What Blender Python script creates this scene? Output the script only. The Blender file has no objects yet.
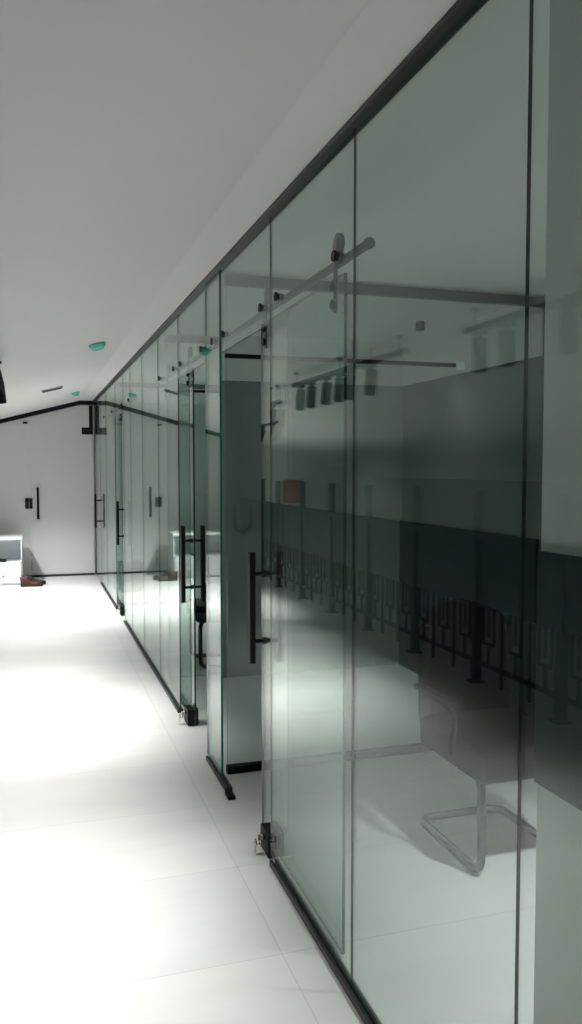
import bpy, bmesh, math, random
from mathutils import Vector, Matrix
random.seed(4)
S = bpy.context.scene
C = S.collection
PI = math.pi

# ------------------------------------------------------------ camera
cam_d = bpy.data.cameras.new('camera')
cam = bpy.data.objects.new('camera', cam_d)
C.objects.link(cam)
F, CX, CY, VX, VY = 820.0, 291.0, 512.0, 31.0, 468.0      # focal length and corridor vanishing point, in pixels
Dv = Vector(((VX-CX)/F, -(VY-CY)/F, 1.0)).normalized()
pt = math.atan2(-Dv.y, Dv.z)
Uv = Vector((0, math.cos(pt), math.sin(pt)))
Rv = Uv.cross(Dv)
if Rv.x < 0: Rv = -Rv
W = Matrix((Rv, Dv, Uv))                                   # camera axes (right, up, forward) -> world
right, up, fwd = W.col[0], W.col[1], W.col[2]
m = Matrix((right, up, -fwd)).transposed().to_4x4()
m.translation = Vector((0, 0, 1.55))
cam.matrix_world = m
cam_d.sensor_fit = 'HORIZONTAL'
cam_d.sensor_width = 36
cam_d.lens = 36*F/582
cam_d.clip_start = .02
S.camera = cam

# ------------------------------------------------------------ world, exposure
w = bpy.data.worlds.new('world'); S.world = w
w.use_nodes = True
w.node_tree.nodes['Background'].inputs[0].default_value = (.55, .62, .66, 1)
w.node_tree.nodes['Background'].inputs[1].default_value = .03
S.view_settings.view_transform = 'Standard'
S.view_settings.look = 'None'
S.view_settings.gamma = 1
S.view_settings.use_curve_mapping = False
S.view_settings.exposure = 0.3
S.cycles.transparent_max_bounces = 40
S.cycles.max_bounces = 14
S.cycles.diffuse_bounces = 6
S.cycles.glossy_bounces = 6
S.cycles.caustics_reflective = False
SPOT_W = 105.0
SPOT_CONE = 64

# ------------------------------------------------------------ materials
def mat(name, col, rough=.5, metal=0, emit=None, es=1, spec=.5, noise=None, coat=0):
    mt = bpy.data.materials.new(name); mt.use_nodes = True
    nt = mt.node_tree; b = nt.nodes['Principled BSDF']
    b.inputs['Base Color'].default_value = (*col, 1)
    b.inputs['Roughness'].default_value = rough
    b.inputs['Metallic'].default_value = metal
    b.inputs['Specular IOR Level'].default_value = spec
    b.inputs['Coat Weight'].default_value = coat
    if emit:
        b.inputs['Emission Color'].default_value = (*emit, 1)
        b.inputs['Emission Strength'].default_value = es
    if noise:
        sc_, amt = noise
        tc = nt.nodes.new('ShaderNodeTexCoord'); n = nt.nodes.new('ShaderNodeTexNoise')
        n.inputs['Scale'].default_value = sc_; n.inputs['Detail'].default_value = 4
        r = nt.nodes.new('ShaderNodeMapRange')
        r.inputs[3].default_value = 1-amt; r.inputs[4].default_value = 1+amt
        mx = nt.nodes.new('ShaderNodeVectorMath'); mx.operation = 'SCALE'
        mx.inputs[0].default_value = col
        nt.links.new(tc.outputs['Object'], n.inputs['Vector'])
        nt.links.new(n.outputs['Fac'], r.inputs[0])
        nt.links.new(r.outputs[0], mx.inputs['Scale'])
        nt.links.new(mx.outputs[0], b.inputs['Base Color'])
    return mt

def glass_mat(name, tint, refl=1.0):
    mt = bpy.data.materials.new(name); mt.use_nodes = True
    nt = mt.node_tree; nt.nodes.clear(); N = nt.nodes.new; L = nt.links.new
    out = N('ShaderNodeOutputMaterial'); mix = N('ShaderNodeMixShader')
    tr = N('ShaderNodeBsdfTransparent'); gl = N('ShaderNodeBsdfGlossy')
    tr.inputs[0].default_value = (*tint, 1)
    gl.inputs['Color'].default_value = (.92, .97, .945, 1); gl.inputs['Roughness'].default_value = 0.0
    g = N('ShaderNodeNewGeometry'); dot = N('ShaderNodeVectorMath'); dot.operation = 'DOT_PRODUCT'
    L(g.outputs['Normal'], dot.inputs[0]); L(g.outputs['Incoming'], dot.inputs[1])
    def mth(op, a, b=None):
        n = N('ShaderNodeMath'); n.operation = op
        for k, v in enumerate((a, b)):
            if v is None: continue
            if isinstance(v, (int, float)): n.inputs[k].default_value = v
            else: L(v, n.inputs[k])
        return n.outputs[0]
    c = mth('ABSOLUTE', dot.outputs['Value'])
    x = mth('POWER', mth('SUBTRACT', 1.0, c), 5.0)
    fr = mth('MULTIPLY', mth('ADD', mth('MULTIPLY', x, .95), .05), refl)
    L(fr, mix.inputs[0]); L(tr.outputs[0], mix.inputs[1]); L(gl.outputs[0], mix.inputs[2])
    L(mix.outputs[0], out.inputs[0])
    return mt

GLASS = glass_mat('green_tinted_glass', (.85, .90, .875), .88)
CLEAR = glass_mat('room_divider_glass', (.88, .93, .91), .8)
EDGE = mat('glass_edge_green', (.003, .20, .12), .2, spec=.4)
EDGED = mat('glass_edge_dark', (.030, .055, .047), .3, spec=.3)
BLACK = mat('matte_black_metal', (.006, .007, .009), .5, spec=.25)
RAILM = mat('dark_anodised_metal', (.028, .028, .031), .42)
CHROME = mat('chrome', (.62, .60, .58), .15, 1)
STEEL = mat('dark_satin_steel', (.10, .11, .11), .35, .6)
WHITEP = mat('white_painted_plaster', (.86, .865, .85), .85, noise=(3, .015))
ROOMW = mat('grey_room_wall', (.30, .325, .335), .7, noise=(2, .04))
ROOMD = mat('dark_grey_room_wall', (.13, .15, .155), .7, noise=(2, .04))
SHADEW = mat('dark_teal_wall_shade', (.009, .026, .032), .6, noise=(4, .15))  # shade and dark reflection low on the walls, put into the colour
KNEE = mat('dark_grey_knee_wall', (.20, .25, .25), .7, noise=(4, .1))
FROST = mat('frosted_grey_panel', (.72, .73, .73), .4, noise=(1.2, .03))
WHITE = mat('white_laminate', (.78, .82, .84), .3, noise=(6, .01))
FABRIC = mat('black_chair_fabric', (.010, .011, .014), .95, spec=.1, noise=(60, .3))
LEATHER = mat('brown_leather', (.065, .018, .016), .5, noise=(20, .2))
DKLEATHER = mat('black_leather', (.02, .014, .013), .45, noise=(20, .2))
SOLE = mat('dark_rubber_sole', (.02, .012, .010), .7)
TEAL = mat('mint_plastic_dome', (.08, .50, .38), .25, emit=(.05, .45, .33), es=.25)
GREYPL = mat('grey_plastic', (.28, .29, .28), .5)
NAVY = mat('navy_blue_plastic', (.012, .014, .07), .5)
RED = mat('red_poster_paper', (.75, .28, .28), .7)
LENS = mat('lit_lamp_lens', (.9, .9, .9), .3, emit=(1, .98, .94), es=6)
LETTER = mat('grey_letter_vinyl', (.225, .245, .25), .6)
IRON = mat('dark_green_iron', (.010, .026, .030), .45, noise=(30, .2))
STONE = mat('pale_kerb', (.5, .5, .5), .7)

def floor_mat():
    mt = bpy.data.materials.new('polished_white_tiles'); mt.use_nodes = True
    nt = mt.node_tree; N = nt.nodes.new; L = nt.links.new; b = nt.nodes['Principled BSDF']
    tc = N('ShaderNodeTexCoord'); mp = N('ShaderNodeMapping')
    mp.inputs['Location'].default_value = (.46, -.03, 0)     # joints at x = .74, y = 2.63, 3.23 ...
    L(tc.outputs['Object'], mp.inputs['Vector'])
    br = N('ShaderNodeTexBrick'); br.offset = 0; br.squash = 1
    br.inputs['Scale'].default_value = 1; br.inputs['Brick Width'].default_value = 1.2
    br.inputs['Row Height'].default_value = .6; br.inputs['Mortar Size'].default_value = .0022
    br.inputs['Mortar Smooth'].default_value = .3
    br.inputs['Color1'].default_value = (.80, .80, .785, 1); br.inputs['Color2'].default_value = (.77, .77, .76, 1)
    br.inputs['Mortar'].default_value = (.65, .65, .64, 1)
    L(mp.outputs[0], br.inputs['Vector'])
    n = N('ShaderNodeTexNoise'); n.inputs['Scale'].default_value = 1.6; n.inputs['Detail'].default_value = 6
    mp2 = N('ShaderNodeMapping'); mp2.inputs['Scale'].default_value = (.6, 2.2, 1)
    L(tc.outputs['Object'], mp2.inputs['Vector']); L(mp2.outputs[0], n.inputs['Vector'])
    r = N('ShaderNodeMapRange'); r.inputs[1].default_value = .3; r.inputs[2].default_value = .7
    r.inputs[3].default_value = .93; r.inputs[4].default_value = 1.03
    L(n.outputs['Fac'], r.inputs[0])
    sc_ = N('ShaderNodeVectorMath'); sc_.operation = 'SCALE'
    L(br.outputs['Color'], sc_.inputs[0]); L(r.outputs[0], sc_.inputs['Scale'])
    L(sc_.outputs[0], b.inputs['Base Color'])
    b.inputs['Roughness'].default_value = .33; b.inputs['Specular IOR Level'].default_value = .35
    return mt
FLOOR = floor_mat()

# ------------------------------------------------------------ mesh helpers
def box(bm, x0, x1, y0, y1, z0, z1, mi=0, bev=0):
    vs = [bm.verts.new(p) for p in ((x0,y0,z0),(x1,y0,z0),(x1,y1,z0),(x0,y1,z0),(x0,y0,z1),(x1,y0,z1),(x1,y1,z1),(x0,y1,z1))]
    fs = []
    for q in ((0,3,2,1),(4,5,6,7),(0,1,5,4),(1,2,6,5),(2,3,7,6),(3,0,4,7)):
        f = bm.faces.new([vs[i] for i in q]); f.material_index = mi; fs.append(f)
    if bev:
        es = list({e for f in fs for e in f.edges})
        bmesh.ops.bevel(bm, geom=es, offset=bev, segments=2, affect='EDGES', profile=.5)
    return fs

def cyl(bm, p0, p1, r0, r1=None, n=16, mi=0, cap=True):
    p0, p1 = Vector(p0), Vector(p1); r1 = r0 if r1 is None else r1
    d = (p1-p0).normalized()
    a = d.orthogonal().normalized(); b = d.cross(a)
    A = [bm.verts.new(p0+(a*math.cos(t)+b*math.sin(t))*r0) for t in [2*PI*i/n for i in range(n)]]
    B = [bm.verts.new(p1+(a*math.cos(t)+b*math.sin(t))*r1) for t in [2*PI*i/n for i in range(n)]]
    for i in range(n):
        f = bm.faces.new((A[i], A[(i+1) % n], B[(i+1) % n], B[i])); f.smooth = n > 6; f.material_index = mi
    if cap:
        bm.faces.new(A[::-1]).material_index = mi; bm.faces.new(B).material_index = mi

def rounded(pts, rad, closed=False, seg=6):
    out = []; n = len(pts); P = [Vector(p) for p in pts]
    for i in range(n):
        if not closed and i in (0, n-1): out.append(P[i]); continue
        a, b, c = P[i-1], P[i], P[(i+1) % n]
        r = min(rad, (a-b).length*.45, (c-b).length*.45)
        s, e = b+(a-b).normalized()*r, b+(c-b).normalized()*r
        for k in range(seg+1):
            t = k/seg; out.append(s.lerp(b, t).lerp(b.lerp(e, t), t))
    return out

def tube(bm, pts, r, n=12, closed=False):
    P = [Vector(p) for p in pts]; k = len(P); rings = []; ref = None
    for i in range(k):
        if closed: t = (P[(i+1) % k]-P[i-1]).normalized()
        else: t = (P[min(i+1, k-1)]-P[max(i-1, 0)]).normalized()
        a = t.orthogonal().normalized() if ref is None else (ref-t*ref.dot(t)).normalized()
        ref = a; b = t.cross(a)
        rings.append([bm.verts.new(P[i]+(a*math.cos(2*PI*j/n)+b*math.sin(2*PI*j/n))*r) for j in range(n)])
    for i in range(k if closed else k-1):
        A, B = rings[i], rings[(i+1) % k]
        for j in range(n):
            f = bm.faces.new((A[j], A[(j+1) % n], B[(j+1) % n], B[j])); f.smooth = True
    if not closed:
        bm.faces.new(rings[0][::-1]); bm.faces.new(rings[-1])

def obj(name, bm, mats, parent=None, bevel=0):
    me = bpy.data.meshes.new(name)
    bmesh.ops.recalc_face_normals(bm, faces=bm.faces)
    bm.to_mesh(me); bm.free()
    for x in (mats if isinstance(mats, (list, tuple)) else [mats]): me.materials.append(x)
    o = bpy.data.objects.new(name, me); C.objects.link(o)
    if parent:
        o.parent = parent
    if bevel:
        b = o.modifiers.new('bevel', 'BEVEL'); b.width = bevel; b.segments = 2; b.limit_method = 'ANGLE'
    return o

def tag(o, label, cat, group=None):
    o['label'] = label; o['category'] = cat
    if group: o['group'] = group
    return o

def thing(name, label, cat, loc=(0, 0, 0), rz=0, group=None):
    o = bpy.data.objects.new(name, None); C.objects.link(o); o.empty_display_size = .1
    o.location = loc; o.rotation_euler = (0, 0, rz)
    return tag(o, label, cat, group)

def struct(name, bm, mt):
    o = obj(name, bm, mt); o['kind'] = 'structure'; return o

def B(*a, **k):
    bm = bmesh.new(); box(bm, *a, **k); return bm

def dup(root, loc, label, group=None):
    r = root.copy(); C.objects.link(r); r.location = loc; r['label'] = label
    if group: r['group'] = group
    for ch in list(root.children):
        c = ch.copy(); C.objects.link(c); c.parent = r
        for g in list(ch.children):
            d = g.copy(); C.objects.link(d); d.parent = c
    return r

# ------------------------------------------------------------ the room
GX = .875            # outer face of the glass partition
RX = 2.77            # back wall of the glazed rooms
LX = -3.5            # low side wall beyond the railing
Y0, Y1 = -3.0, 12.2
RIDGE, SL = .68, .265
H = 2.512
def cz(x): return H if x > RIDGE else H-SL*(RIDGE-x)

struct('floor', B(LX-.1, RX+.1, Y0-.1, Y1+.1, -.1, 0), FLOOR)
bm = bmesh.new()
prof = [(RX+.1, H), (RIDGE, H), (LX-.1, cz(LX-.1)), (LX-.1, cz(LX-.1)+.1), (RIDGE, 2.6), (RX+.1, 2.6)]
a = [bm.verts.new((x, Y0-.1, z)) for x, z in prof]; b = [bm.verts.new((x, Y1+.1, z)) for x, z in prof]
for i in range(6): bm.faces.new((a[i], a[(i+1) % 6], b[(i+1) % 6], b[i]))
bm.faces.new(a); bm.faces.new(b[::-1])
struct('ceiling', bm, WHITEP)

def gable(name, y0, y1, mt):
    bm = bmesh.new(); pr = [(LX-.1, 0), (RX+.1, 0), (RX+.1, H), (RIDGE, H), (LX-.1, cz(LX-.1))]
    a = [bm.verts.new((x, y0, z)) for x, z in pr]; b = [bm.verts.new((x, y1, z)) for x, z in pr]
    for i in range(5): bm.faces.new((a[i], a[(i+1) % 5], b[(i+1) % 5], b[i]))
    bm.faces.new(a); bm.faces.new(b[::-1]); return struct(name, bm, mt)
gable('wall_far', Y1+.02, Y1+.1, WHITEP)
gable('wall_near', Y0-.1, Y0, WHITEP)
struct('wall_left', B(LX-.1, LX, Y0, Y1, 0, cz(LX)), KNEE)
struct('wall_right', B(RX, RX+.1, Y0, 4.0, 0, H), WHITEP)
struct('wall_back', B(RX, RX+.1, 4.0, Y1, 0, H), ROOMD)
struct('trim_3', B(RX-.012, RX, 4.03, 5.86, 2.185, H), WHITEP)
struct('trim_4', B(1.33, RX-.012, 5.848, 5.86, 2.185, H), WHITEP)
struct('shade_trim_1', B(RX-.02, RX, Y0, 3.96, 0, 1.14), SHADEW)  # dark band paints in the dimness of the lower back wall
struct('shade_trim_2', B(RX-.02, RX, 4.04, 5.86, 0, 1.14), SHADEW)  # dark reflection in the lower glass, painted onto the second room's wall
# short wall just behind the glass at the right edge of the view
struct('wall_side', B(1.00, 1.10, Y0, 1.45, 0, H), WHITEP)
struct('shade_trim_5', B(.985, 1.00, Y0, 1.44, .90, 1.38), SHADEW)  # dark band paints in the light falling off down this wall
# painted partition wall between two of the glazed rooms
struct('wall_middle', B(1.33, RX-.0, 5.86, 5.94, 0, H), ROOMW)
# grey letter on that wall
bm = bmesh.new()
U = [(1.425, 1.275), (1.425, 1.14)] + [(1.485+.06*math.cos(t), 1.14+.06*math.sin(t)*1.1) for t in [PI+PI*k/10 for k in range(1, 10)]] + [(1.545, 1.14), (1.545, 1.275)]
for i in range(len(U)-1):
    (xa, za), (xb, zb) = U[i], U[i+1]
    d = Vector((xb-xa, 0, zb-za)).normalized(); nn = Vector((-d.z, 0, d.x))*.014
    q = [Vector((xa, 0, za))-d*.003+nn, Vector((xb, 0, zb))+d*.003+nn, Vector((xb, 0, zb))+d*.003-nn, Vector((xa, 0, za))-d*.003-nn]
    fr = [bm.verts.new((v.x, 5.853, v.z)) for v in q]; bk = [bm.verts.new((v.x, 5.860, v.z)) for v in q]
    bm.faces.new(fr)
    for j in range(4): bm.faces.new((fr[j], fr[(j+1) % 4], bk[(j+1) % 4], bk[j]))
tag(obj('wall_letter', bm, LETTER), 'faint grey letter U on the grey wall behind the nearest door opening', 'letter')

# ------------------------------------------------------------ corridor glass partition
def pane_mesh(x0, x1, y0, y1, z0, z1, axis='x'):
    bm = bmesh.new(); fs = box(bm, x0, x1, y0, y1, z0, z1, mi=1)
    for f in fs:
        f.normal_update()
        if abs(getattr(f.normal, axis)) > .9: f.material_index = 0
    return bm
T = .007
PT = thing('glass_partition', 'long green tinted frameless glass partition along the right side of the corridor', 'glass partition', (0, 0, 0))
def pane(y0, y1, z0, z1, label):
    return obj('glass_pane', pane_mesh(GX-(.004 if label else 0), GX+T, y0+.001, y1-.001, z0, z1), [GLASS, EDGE if label else EDGED], PT)
TOP = 2.4965
pane(.35, 1.33, .03, TOP, False)
pane(1.33, 2.18, .03, TOP, False)
pane(2.18, 3.03, .03, TOP, False)
pane(3.03, 3.89, 2.10, TOP, False)
pane(3.89, 4.23, .03, TOP, True)
pane(4.23, 5.09, 2.10, TOP, False)
pane(5.09, 5.94, .03, TOP, False)
pane(5.94, 6.83, .03, TOP, False)
pane(6.83, 7.68, .03, TOP, False)
pane(7.68, 8.30, .03, TOP, False)
pane(8.30, 9.10, 2.10, TOP, False)
pane(9.10, 10.3, .03, TOP, False)
pane(10.3, 11.2, .03, TOP, False)

bm = bmesh.new(); box(bm, .852, .902, .3, 12.12, 2.497, H)
obj('top_rail', bm, RAILM, PT, bevel=.002)

def channel(y0, y1):
    bm = bmesh.new()
    box(bm, .861, .874, y0, y1, 0, .024); box(bm, .883, .896, y0, y1, 0, .024); box(bm, .874, .883, y0, y1, 0, .012)
    obj('floor_channel', bm, RAILM, PT, bevel=.002)
channel(.35, 3.0)
channel(3.76, 4.22)
channel(5.09, 8.30)
channel(9.10, 11.2)
tag(obj('floor_stop', B(.852, .888, 3.66, 3.735, 0, .018), BLACK, bevel=.003), 'small black stop on the floor at the end of the short channel', 'door stop')

# sliding rails
def slide_rail(y0, y1, bolts, label):
    t = thing('sliding_rail', label, 'rail', (.930, y0, 2.19), 0, 'round rails carrying the sliding doors')
    bm = bmesh.new(); cyl(bm, (0, 0, 0), (0, y1-y0, 0), .0135, n=16)
    for s in (0, y1-y0): cyl(bm, (0, s-.006, 0), (0, s+.006, 0), .017, n=16)
    obj('bar', bm, STEEL, t)
    for y in bolts:
        bm = bmesh.new(); x = GX-.930
        cyl(bm, (x-.007, y-y0, -.008), (x, y-y0, -.008), .0165, n=18)
        cyl(bm, (x+T, y-y0, -.008), (x+T+.02, y-y0, -.008), .012, n=14)
        obj('standoff', bm, BLACK, t)
slide_rail(2.20, 4.16, (2.33, 2.94, 3.16, 3.83, 4.07), 'round metal rail above the nearest sliding door, five black bolts')
slide_rail(4.26, 6.05, (4.35, 5.0, 5.25, 5.85), 'round metal rail above the second sliding door, behind the glass')
slide_rail(7.65, 10.6, (7.78, 8.39, 9.46, 10.5), 'round metal rail above the third, farthest sliding door')

def pull(parent, x, y, side):
    # side -1: corridor side, +1: room side; coordinates relative to the door thing
    bm = bmesh.new(); o = side*.060
    box(bm, x+o-.012, x+o+.012, y-.017, y+.017, .745, 1.205, bev=.002)
    p = obj('pull_bar', bm, BLACK, parent)
    for z in (.835, 1.115):
        bm = bmesh.new()
        cyl(bm, (x+side*.004, y, z), (x+o, y, z), .008, n=12)
        cyl(bm, (x+side*.004, y, z), (x+side*.012, y, z), .014, n=14)
        obj('post', bm, BLACK, p)

def sliding_door(y0, y1, label, lk0, lk1):
    """leaf from y0 (leading edge) to y1; lead=+1 when the leading edge is the far one"""
    t = thing('sliding_door', label, 'door', (.918, y0, 0), 0, 'frameless glass sliding doors')
    a, b = sorted((0, y1-y0))
    obj('glass_leaf', pane_mesh(-.005, .005, a, b, .012, 2.14), [GLASS, EDGED], t)
    s = 1 if y1 > y0 else -1
    pull(t, 0, s*.05, -1); pull(t, 0, s*.05, 1)
    for yy in (s*.09, (y1-y0)-s*.06):
        bm = bmesh.new(); box(bm, -.0135, -.0075, yy-.014, yy+.014, 2.03, 2.26, bev=.002)
        h = obj('hanger', bm, STEEL, t)
        bm = bmesh.new(); cyl(bm, (-.007, yy, 2.2395), (.007, yy, 2.2395), .034, n=28); cyl(bm, (-.012, yy, 2.2395), (.012, yy, 2.2395), .014, n=16)
        obj('roller', bm, STEEL, h)
        for z in (2.055, 2.11):
            bm = bmesh.new(); cyl(bm, (-.024, yy, z), (-.0135, yy, z), .0155, n=18)
            obj('bolt', bm, BLACK, h)
    if True:
        bm = bmesh.new()
        ya, yb = sorted((s*lk0, s*lk1))
        box(bm, -.048, -.0055, ya, yb, .006, .100, bev=.003)
        box(bm, .0055, .018, ya, yb, .008, .105, bev=.003)
        lk = obj('floor_lock', bm, BLACK, t)
        bm = bmesh.new(); yk = (ya+yb)/2
        cyl(bm, (-.048, yk, .07), (-.064, yk, .07), .011, n=14)
        tube(bm, [(-.066+.0*k, yk+.016*math.cos(2*PI*k/14), .058+.016*math.sin(2*PI*k/14)) for k in range(14)], .0022, 8, True)
        box(bm, -.074, -.062, yk-.003, yk+.003, .060, .080)
        box(bm, -.088, -.083, yk-.007, yk+.007, .010, .050); cyl(bm, (-.089, yk, .052), (-.082, yk, .052), .014, n=14)
        tube(bm, [(-.066, yk, .045), (-.075, yk, .042), (-.086, yk, .050)], .002, 6)
        obj('key', bm, CHROME, lk)
    return t
sliding_door(3.295, 2.35, 'nearest sliding glass door, long black pull bar, slid behind the fixed pane', .13, .25)
sliding_door(4.80, 5.76, 'second sliding glass door, half closed, black pull bars on both sides', 0, .12)
sliding_door(8.66, 9.66, 'third and farthest sliding glass door, black pull bars on both sides', 0, .12)

# end swing door of the partition and the corner post
t = thing('swing_door', 'last glass door of the side partition, at the far corner, slim black pull bar', 'door', (GX+.005, 11.2, 0))
obj('glass_leaf', pane_mesh(-.005, .005, .004, .90, .012, 2.48), [GLASS, EDGED], t)
pull(t, 0, .10, -1)
obj('corner_post', B(.874, .908, 12.105, 12.125, 0, 2.485), BLACK, PT, bevel=.003)

# ------------------------------------------------------------ far glass wall
FY = 12.16
def top_z(x): return cz(x)-.060
def slope_panel(name, x0, x1, label):
    bm = bmesh.new(); pr = [(x0, .03), (x1, .03)]
    if x1 > RIDGE > x0: pr += [(x1, top_z(x1)), (RIDGE, top_z(RIDGE)), (x0, top_z(x0))]
    else: pr += [(x1, top_z(x1)), (x0, top_z(x0))]
    a = [bm.verts.new((x, FY, z)) for x, z in pr]; b = [bm.verts.new((x, FY+.012, z)) for x, z in pr]
    for i in range(len(pr)): bm.faces.new((a[i], a[(i+1) % len(pr)], b[(i+1) % len(pr)], b[i]))
    bm.faces.new(a); bm.faces.new(b[::-1])
    return bm
d = thing('frosted_door', 'frosted grey door in the far wall with a vertical black pull bar', 'door', (0, 0, 0))
obj('door_leaf', slope_panel('', -.03, .858, ''), FROST, d)
bm = bmesh.new(); box(bm, .070, .103, FY-.06, FY-.045, .825, 1.275, bev=.002)
for z in (.90, 1.20): cyl(bm, (.0865, FY-.05, z), (.0865, FY, z), .007, n=10)
obj('pull_bar', bm, BLACK, d)
bm = bmesh.new(); box(bm, .70, .856, FY-.016, FY-.001, 2.03, 2.13, bev=.003); box(bm, .805, .856, FY-.016, FY-.001, 2.13, 2.445); obj('hinge_patch', bm, BLACK, d)
bm = bmesh.new(); box(bm, -.028, .012, FY-.022, FY-.001, .975, 1.12, bev=.003); obj('lock_case', bm, BLACK, d)
bm = bmesh.new(); cyl(bm, (-.006, FY-.01, .10), (-.006, FY-.01, .24), .008, n=10); cyl(bm, (-.006, FY-.01, .30), (-.006, FY-.01, .34), .008, n=10); obj('flush_bolt', bm, CHROME, d)
p = thing('frosted_partition', 'frosted grey wall at the far end with a bent black rail along its top', 'glass partition', (0, 0, 0))
obj('panel', slope_panel('', -1.2, -.034, ''), FROST, p)
bm = bmesh.new(); box(bm, -.088, -.038, FY-.022, FY-.001, .975, 1.12, bev=.003); obj('lock_case', bm, BLACK, p)
bm = bmesh.new(); box(bm, -.10, -.035, FY-.016, FY-.001, 2.17, 2.20, bev=.002); obj('top_patch', bm, BLACK, p)
bm = bmesh.new()
pts = [(.90, H-.058, H), (RIDGE, H-.058, H), (-1.2, cz(-1.2)-.058, cz(-1.2))]
for (xa, za, zb), (xc, zc, zd) in zip(pts[:-1], pts[1:]):
    q = [(xa, za), (xa, zb), (xc, zd), (xc, zc)]
    a = [bm.verts.new((x, FY-.03, z)) for x, z in q]; b = [bm.verts.new((x, FY+.03, z)) for x, z in q]
    for i in range(4): bm.faces.new((a[i], a[(i+1) % 4], b[(i+1) % 4], b[i]))
    bm.faces.new(a); bm.faces.new(b[::-1])
obj('top_rail', bm, BLACK, p)
obj('floor_channel', B(-1.2, .858, FY-.012, FY+.024, 0, .028), RAILM, p)
tag(obj('wall_poster', B(-2.30, -1.98, Y1+.014, Y1+.0195, 1.0, 1.36), RED), 'small red poster on the far wall, mirrored in the glass above the railing', 'poster')

# ------------------------------------------------------------ room dividers behind the glass
def divider(y, x0, x1, label, transom=None, bottom=True, top=True):
    t = thing('glass_divider', label, 'glass divider', (x0, y, 0))
    L = x1-x0
    obj('pane', pane_mesh(0.004, L-.004, -.005, .005, .02, 2.46, 'y'), [CLEAR, EDGED], t)
    if bottom: obj('bottom_rail', B(0, L, -.02, .02, 0, .038), BLACK, t)
    if top: obj('top_rail', B(0, L, -.02, .02, 2.45, 2.5), STEEL, t)
    if transom: obj('transom', B(0, transom-x0, -.010, .010, 2.095, 2.115), BLACK, t)
    return t
dv = divider(4.0, .925, RX, 'clear glass divider across the rooms right behind the nearest door opening', transom=2.20)
obj('catch', B(2.20-.925, 2.245-.925, -.02, .02, 2.08, 2.125), WHITE, dv)
divider(5.90, .925, 1.325, 'narrow clear divider beside the grey wall, seen through the second opening', transom=1.325, bottom=False)
divider(9.3, .93, RX, 'far clear glass divider seen through the third door opening')
tag(obj('storage_box', B(.98, 1.32, 10.3, 10.6, 0, .37, bev=.01), NAVY), 'navy blue box on the floor behind the farthest sliding door', 'box')

# ------------------------------------------------------------ chairs
def make_chair(label, loc, rz):
    t = thing('visitor_chair', label, 'chair', loc, rz, 'black sled base chairs in the glazed rooms')
    W2 = .20
    # frame: front uprights at y=-.25, floor runners going back, cross bar at the rear
    pts = [(-W2, .20, .98-.10), (-W2, .225, .41), (-W2, -.25, .385), (-W2, -.25, .014), (-W2, .27, .014),
           (W2, .27, .014), (W2, -.25, .014), (W2, -.25, .385), (W2, .225, .41), (W2, .20, .98-.10)]
    bm = bmesh.new(); tube(bm, rounded(pts, .07), .0165); obj("sled_frame", bm, BLACK, t)
    bm = bmesh.new(); box(bm, -.225, .225, -.28, .24, .36, .49)
    o = obj('seat', bm, FABRIC, t); b = o.modifiers.new('b', 'BEVEL'); b.width = .03; b.segments = 4
    bm = bmesh.new(); N = 10
    for i in range(N+1):
        for j in range(N+1):
            u = -1+2*i/N; v = j/N
            hw = .225*(1-.10*v**4)
            z = .44+.53*v-(.07*u*u if v > .95 else .05*u*u*v*v)
            y = .225+.05*v*v-.03*(1-u*u)*-1
            bm.verts.new((u*hw, y, z))
    bm.verts.ensure_lookup_table()
    for i in range(N):
        for j in range(N):
            k = i*(N+1)+j; f = bm.faces.new([bm.verts[q] for q in (k, k+N+1, k+N+2, k+1)]); f.smooth = True
    o = obj('backrest', bm, FABRIC, t); sm = o.modifiers.new('s', 'SOLIDIFY'); sm.thickness = .045; sm.offset = 0
    sb = o.modifiers.new('u', 'SUBSURF'); sb.levels = 1; sb.render_levels = 1
    for s in (-1, 1):
        bm = bmesh.new(); x = s*.245
        tube(bm, rounded([(x, -.10, .43), (x, -.12, .61), (x, .22, .62)], .06), .011)
        box(bm, x-.022, x+.022, -.10, .17, .615, .64, bev=.008)
        obj('armrest', bm, FABRIC, t)
    return t
make_chair('large black chair behind the wide near glass pane, grey looking bent tube base', (1.80, 2.92, 0), 0)
make_chair('small distant black chair glimpsed through the second door opening', (1.47, 6.36, 0), -PI/2)

# ------------------------------------------------------------ low white cabinet and shoes
t = thing('low_cabinet', 'low white cabinet with an open shelf, at the left edge by the far wall', 'cabinet', (-.135, 11.42, 0))
bm = bmesh.new(); box(bm, -1.0, 0, 0, .48, 0, .02); box(bm, -1.0, 0, .46, .48, 0, .60); box(bm, -1.0, 0, 0, .46, .285, .305); box(bm, -1.0, -.982, 0, .46, .02, .60); box(bm, -.012, 0, 0, .46, .02, .60)
obj('carcass', bm, WHITE, t)
obj('top', B(-1.01, .01, -.015, .485, .60, .635, bev=.003), WHITE, t)
for k in range(2):
    dr = obj('drawer', B(-.985+.49*k, -.505+.49*k, -.018, -.0, .025, .30, bev=.002), WHITE, t)
    bm = bmesh.new(); cyl(bm, (-.745+.49*k+.02, -.032, .12), (-.745+.49*k+.02, -.018, .12), .014, n=14)
    obj('knob', bm, GREYPL, dr)
tag(obj('black_folder', B(-.60, -.335, 11.46, 11.66, .3055, .328, bev=.003), BLACK), 'flat black folder lying on the open shelf of the white cabinet', 'folder')

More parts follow.
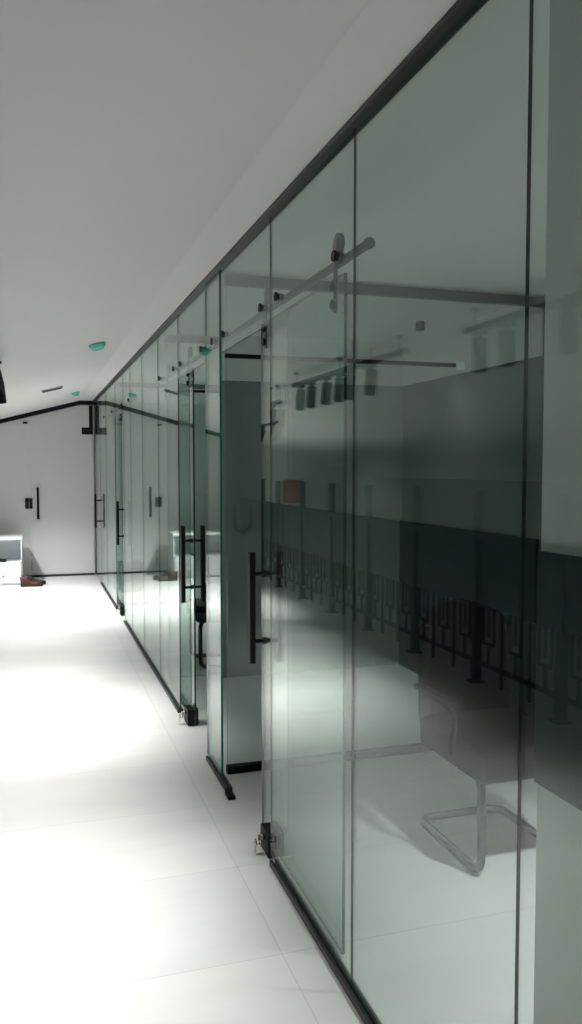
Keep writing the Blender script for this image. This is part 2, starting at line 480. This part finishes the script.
def shoe(label, loc, rz, up, sc=1.0):
    t = thing('shoe', label, 'shoe', loc, rz, 'pair of shoes by the white cabinet'); 
    N = 16; n = 14
    def outline(s):   # half width along the shoe, s 0 heel .. 1 toe
        return .034*math.sin(min(1, s*6+.25)*PI/2)*(1-.14*math.exp(-((s-.40)/.15)**2))*(1.22 if s > .5 else 1.0+.44*max(0, s-.0)*(s))*(math.cos(max(0, (s-.72)/.28)*PI/2*.93))**.6
    bm = bmesh.new(); rows = []
    for i in range(N+1):
        s = i/N; hw = outline(s)
        rows.append([bm.verts.new((s*.28, e*hw*1.08, z)) for e, z in ((-1, 0), (1, 0), (1, .018+.012*(s < .3)), (-1, .018+.012*(s < .3)))])
    for A, Bq in zip(rows[:-1], rows[1:]):
        for j in range(4): bm.faces.new((A[j], A[(j+1) % 4], Bq[(j+1) % 4], Bq[j]))
    bm.faces.new(rows[0][::-1]); bm.faces.new(rows[-1])
    obj('sole', bm, SOLE, t)
    bm = bmesh.new(); rows = []
    for i in range(N+1):
        s = i/N; hw = outline(s); hh = .045+.065*(1/(1+math.exp((s-.42)*16)))-.012*max(0, s-.8)/.2
        rows.append([bm.verts.new((s*.28-.01*(j in (5, 6, 7, 8, 9)) * (s < .1), hw*math.cos(PI*j/n)*(1-.25*(math.sin(PI*j/n))**3*(s < .45)), .016+hh*math.sin(PI*j/n)**.8)) for j in range(n+1)])
    for A, Bq in zip(rows[:-1], rows[1:]):
        for j in range(n): f = bm.faces.new((A[j], A[j+1], Bq[j+1], Bq[j])); f.smooth = True
    bm.faces.new(rows[0]); bm.faces.new(rows[-1][::-1])
    u = obj('upper', bm, up, t)
    bm = bmesh.new()
    for k in range(3): tube(bm, [(.125+.022*k, -.022, .062-.006*k+.02), (.125+.022*k, 0, .074-.010*k+.016), (.125+.022*k, .022, .062-.006*k+.02)], .003, 6)
    obj('laces', bm, SOLE, t)
    return t
shoe('brown leather shoe in front, standing beside the white cabinet', (-.155, 11.22, 0), 0, LEATHER)
shoe('dark shoe behind the brown one, against the cabinet corner', (-.115, 11.36, 0), .03, DKLEATHER)

# ------------------------------------------------------------ railing on the far side of the corridor
RL = -1.30
BAY = 1.0
t = thing('lattice_railing', 'dark iron railing with forked lattice, seen only as a reflection in the glass', 'railing', (RL, 0, 0))
ys = [-2.8+1.0*k+.0 for k in range(15)]
ys = [y+.0 for y in ys if y < 11.6]
for y in ys:
    y = y+.0
    bm = bmesh.new(); box(bm, -.03, .03, y-.03, y+.03, 0, 1.39, bev=.004); box(bm, -.05, .05, y-.05, y+.05, 0, .012); 
    obj('post', bm, IRON, t)
bm = bmesh.new(); box(bm, -.03, .03, ys[0], ys[-1], 1.04, 1.085, bev=.004); obj('handrail', bm, IRON, t)
bm = bmesh.new(); box(bm, -.015, .015, ys[0], ys[-1], .14, .165); obj('bottom_rail', bm, IRON, t)
for a_, b_ in zip(ys[:-1], ys[1:]):
    obj('dark_panel', B(-.008, .008, a_+.03, b_-.03, .56, 1.04), IRON, t)
    bm = bmesh.new()
    for k in range(3):
        c = a_+(k+.5)*(b_-a_)/3; w3 = (b_-a_)/3
        if k: box(bm, -.010, .010, c-w3/2-.010, c-w3/2+.010, .03, .56)
        box(bm, -.008, .008, c-.075, c-.060, .30, .56); box(bm, -.008, .008, c+.060, c+.075, .30, .56)
        box(bm, -.008, .008, c-.075, c+.075, .30, .318); box(bm, -.008, .008, c-.008, c+.008, .165, .30)
        box(bm, -.006, .006, c-.006, c+.006, .36, .56)
    obj('lattice', bm, IRON, t)

# ------------------------------------------------------------ ceiling fittings
def on_ceiling(o, x):
    if x < RIDGE: o.rotation_euler = (0, -math.atan(SL), 0)
def detector(x, y, r, label):
    t = thing('smoke_detector', label, 'smoke detector', (x, y, cz(x))); on_ceiling(t, x)
    bm = bmesh.new(); cyl(bm, (0, 0, -.012), (0, 0, 0), r, r, n=24); obj('base', bm, GREYPL, t)
    bm = bmesh.new()
    cyl(bm, (0, 0, -.020), (0, 0, -.012), r*.97, r*.97, n=24); cyl(bm, (0, 0, -.044), (0, 0, -.020), r*.62, r*.93, n=24)
    obj('dome', bm, TEAL, t)
detector(.474, 6.2, .062, 'mint green smoke detector on the ceiling, the nearer and larger one')
detector(.53, 10.4, .05, 'smaller mint green smoke detector on the ceiling near the far corner')
t = thing('air_vent', 'thin grey slotted vent in the ceiling near the far wall', 'vent', (.226, 9.12, cz(.226))); on_ceiling(t, 0)
bm = bmesh.new(); box(bm, -.11, .11, -.05, .05, -.014, 0); obj('frame', bm, GREYPL, t)
bm = bmesh.new(); 
for k in range(4): box(bm, -.10, .10, -.038+.022*k, -.026+.022*k, -.020, -.014)
obj('slats', bm, BLACK, t)

TX, TZ = -.20, 2.185
def track(y0, y1, label, TX=TX, TZ=TZ):
    t = thing('light_track', label, 'track', (TX, y0, 0), 0, 'ceiling light tracks')
    bm = bmesh.new(); box(bm, -.018, .018, 0, y1-y0, TZ-.012, TZ+.018, bev=.002); obj('track_bar', bm, BLACK, t)
    n = max(2, int((y1-y0)/.8)+1)
    for k in range(n):
        y = .08+(y1-y0-.16)*k/(n-1)
        bm = bmesh.new(); cyl(bm, (0, y, TZ+.018), (0, y, cz(TX)-.001), .004, n=8); cyl(bm, (0, y, cz(TX)-.014), (0, y, cz(TX)+.003), .02, n=12)
        obj('hanging_rod', bm, BLACK, t)
track(-1.8, .6, 'light track behind and above the camera position')
track(1.0, 3.45, 'near light track, its mirror image at the right beside the seam')
track(4.10, 6.10, 'middle light track carrying a row of six spotlights')
track(6.72, 7.06, 'short light track with one spotlight, at the left edge of the photo', -.275, 2.11)
track(8.4, 10.7, 'farthest light track, low on the sloped ceiling beside the railing', -.75, 2.04)
# bent hook hanging by the middle track
bm = bmesh.new(); tube(bm, [(TX+.045, 4.44, 2.243), (TX+.045, 4.46, 2.25), (TX+.045, 4.48, 2.245), (TX+.045, 4.485, 2.22), (TX+.045, 4.475, 2.19), (TX+.045, 4.48, 2.165), (TX+.02, 4.48, 2.16)], .004, 8)
tag(obj('wire_hook', bm, BLACK), 'thin bent wire hook beside the middle light track', 'hook')

def make_spot(label, y, group):
    t = thing('spotlight', label, 'spotlight', (TX, y, TZ-.012), 0, group)
    bm = bmesh.new(); box(bm, -.014, .014, -.045, .045, -.022, 0, bev=.003); cyl(bm, (0, 0, -.022), (0, 0, -.045), .007, n=10); obj('adapter', bm, BLACK, t)
    bm = bmesh.new()
    cyl(bm, (0, .004, -.040), (0, -.012, -.185), .0345, n=24, cap=False)
    cyl(bm, (0, .004, -.040), (0, .0045, -.034), .0345, .028, n=24)
    cyl(bm, (0, -.012, -.185), (0, -.0113, -.177), .030, n=24, cap=False)
    obj('lamp_body', bm, BLACK, t)
    bm = bmesh.new(); cyl(bm, (0, -.004, -.100), (0, -.0035, -.095), .0300, n=24); obj('lens', bm, LENS, t)
    return t
spots = [(-1.4, 1), (-.4, 1), (1.2, 1), (1.95, 1), (2.68, 1), (3.10, 1), (3.33, 1), (4.57, 1), (4.91, 1), (5.09, 1), (5.34, 1), (5.66, 1), (5.91, 1), (6.93, 1), (8.6, 2), (9.2, 2), (9.8, 2), (10.5, 2)]
LB = ['black spotlight on the track behind the camera, the rear one', 'black spotlight on the track behind the camera, the front one',
      'added black spotlight out of view, at the camera end of the near track', 'black spotlight of the near track between the overhead one and the mirrored ones', 'second black spotlight of the near track, mirrored at the right edge',  # spot at the camera end is unseen, added to brighten the short wall
      'third black spotlight of the near track, mirrored just left of the tall seam', 'last black spotlight of the near track, mirrored left of its neighbour',
      'first spotlight of the row of six, mirrored apart at the right by the hook', 'second spotlight of the row of six, mirrored touching the seam line',
      'third spotlight of the row of six, mirrored just left of the seam', 'fourth spotlight of the row of six on the middle track',
      'fifth spotlight of the row of six, second from the left in reflection', 'sixth spotlight of the row of six, leftmost in reflection',
      'black spotlight at the upper left edge, hanging in front of the far rail',
      'first spotlight of the farthest track, the one nearest the camera', 'second spotlight of the farthest track', 'middle spotlight of the farthest track', 'last spotlight of the farthest track, near the end wall']
proto = None
lampd = bpy.data.lights.new('spot_lamp', 'SPOT')
lampd.energy = SPOT_W; lampd.spot_size = math.radians(SPOT_CONE); lampd.spot_blend = 1.0
lampd.color = (1, .985, .965); lampd.shadow_soft_size = .025
TILT = .11
for (y, on), lb in zip(spots, LB):
    grp = 'black track spotlights'
    far = on == 2
    pos = (-.75, y, 2.028) if far else (-.275, y, 2.098) if 6 < y < 7 else (TX, y, TZ-.012)
    if proto is None: o = proto = make_spot(lb, y, grp)
    else: o = dup(proto, pos, lb, grp)
lampd2 = lampd.copy(); lampd2.energy = SPOT_W*.68
lampd3 = lampd.copy(); lampd3.energy = SPOT_W*1.9; lampd3.spot_size = math.radians(84)
for o, (y, on) in zip([q for q in C.objects if q.get('category') == 'spotlight'], spots):
    tl = -.42 if on == 2 else -TILT if y > 4 else -.04
    for ch in o.children:
        if ch.name.startswith(('lamp_body', 'lens')):
            piv = Vector((0, 0, -.04)); Rm = Matrix.Rotation(tl, 4, 'Y')
            ch.matrix_local = Matrix.Translation(piv) @ Rm @ Matrix.Translation(-piv)
    l = bpy.data.objects.new('spot_lamp', lampd2 if y < 6 else lampd3 if on == 2 else lampd); C.objects.link(l)
    if y > 10: rx_ = .25
    else: rx_ = 0
    l.parent = o; l.location = Vector((0, 0, -.04)) + Matrix.Rotation(tl, 3, 'Y') @ Vector((0, -.012, -.15)); l.rotation_euler = (rx_, tl, 0)

# fill downlights added only to brighten the glazed rooms
def fill_downlight(x, y, label, watts):
    t = thing('fill_downlight', label, 'fill_downlight', (x, y, H-.0005), 0, 'added fill lamps in the glazed rooms')
    bm = bmesh.new(); cyl(bm, (0, 0, -.055), (0, 0, 0), .03, n=28, cap=False); cyl(bm, (0, 0, -.055), (0, 0, -.02), .027, n=28, cap=False); cyl(bm, (0, 0, -.012), (0, 0, 0), .0295, n=28)
    obj('housing', bm, BLACK, t)
    bm = bmesh.new(); cyl(bm, (0, 0, -.024), (0, 0, -.013), .026, n=24); obj('lens', bm, LENS, t)
    ld = bpy.data.lights.new('fill_downlight_lamp', 'SPOT'); ld.energy = watts; ld.spot_size = math.radians(92); ld.spot_blend = 1; ld.shadow_soft_size = .06
    l = bpy.data.objects.new('fill_downlight_lamp', ld); C.objects.link(l); l.parent = t; l.location = (0, 0, -.06)
fill_downlight(2.0, 1.7, 'small round added fill lamp in the ceiling of the nearest glazed room', 170)
fill_downlight(2.46, 4.95, 'small black ceiling dot with an added fill lamp, in the room behind the second opening', 12)
fill_downlight(1.9, 7.6, 'small round added fill lamp in the ceiling of the third glazed room', 40)
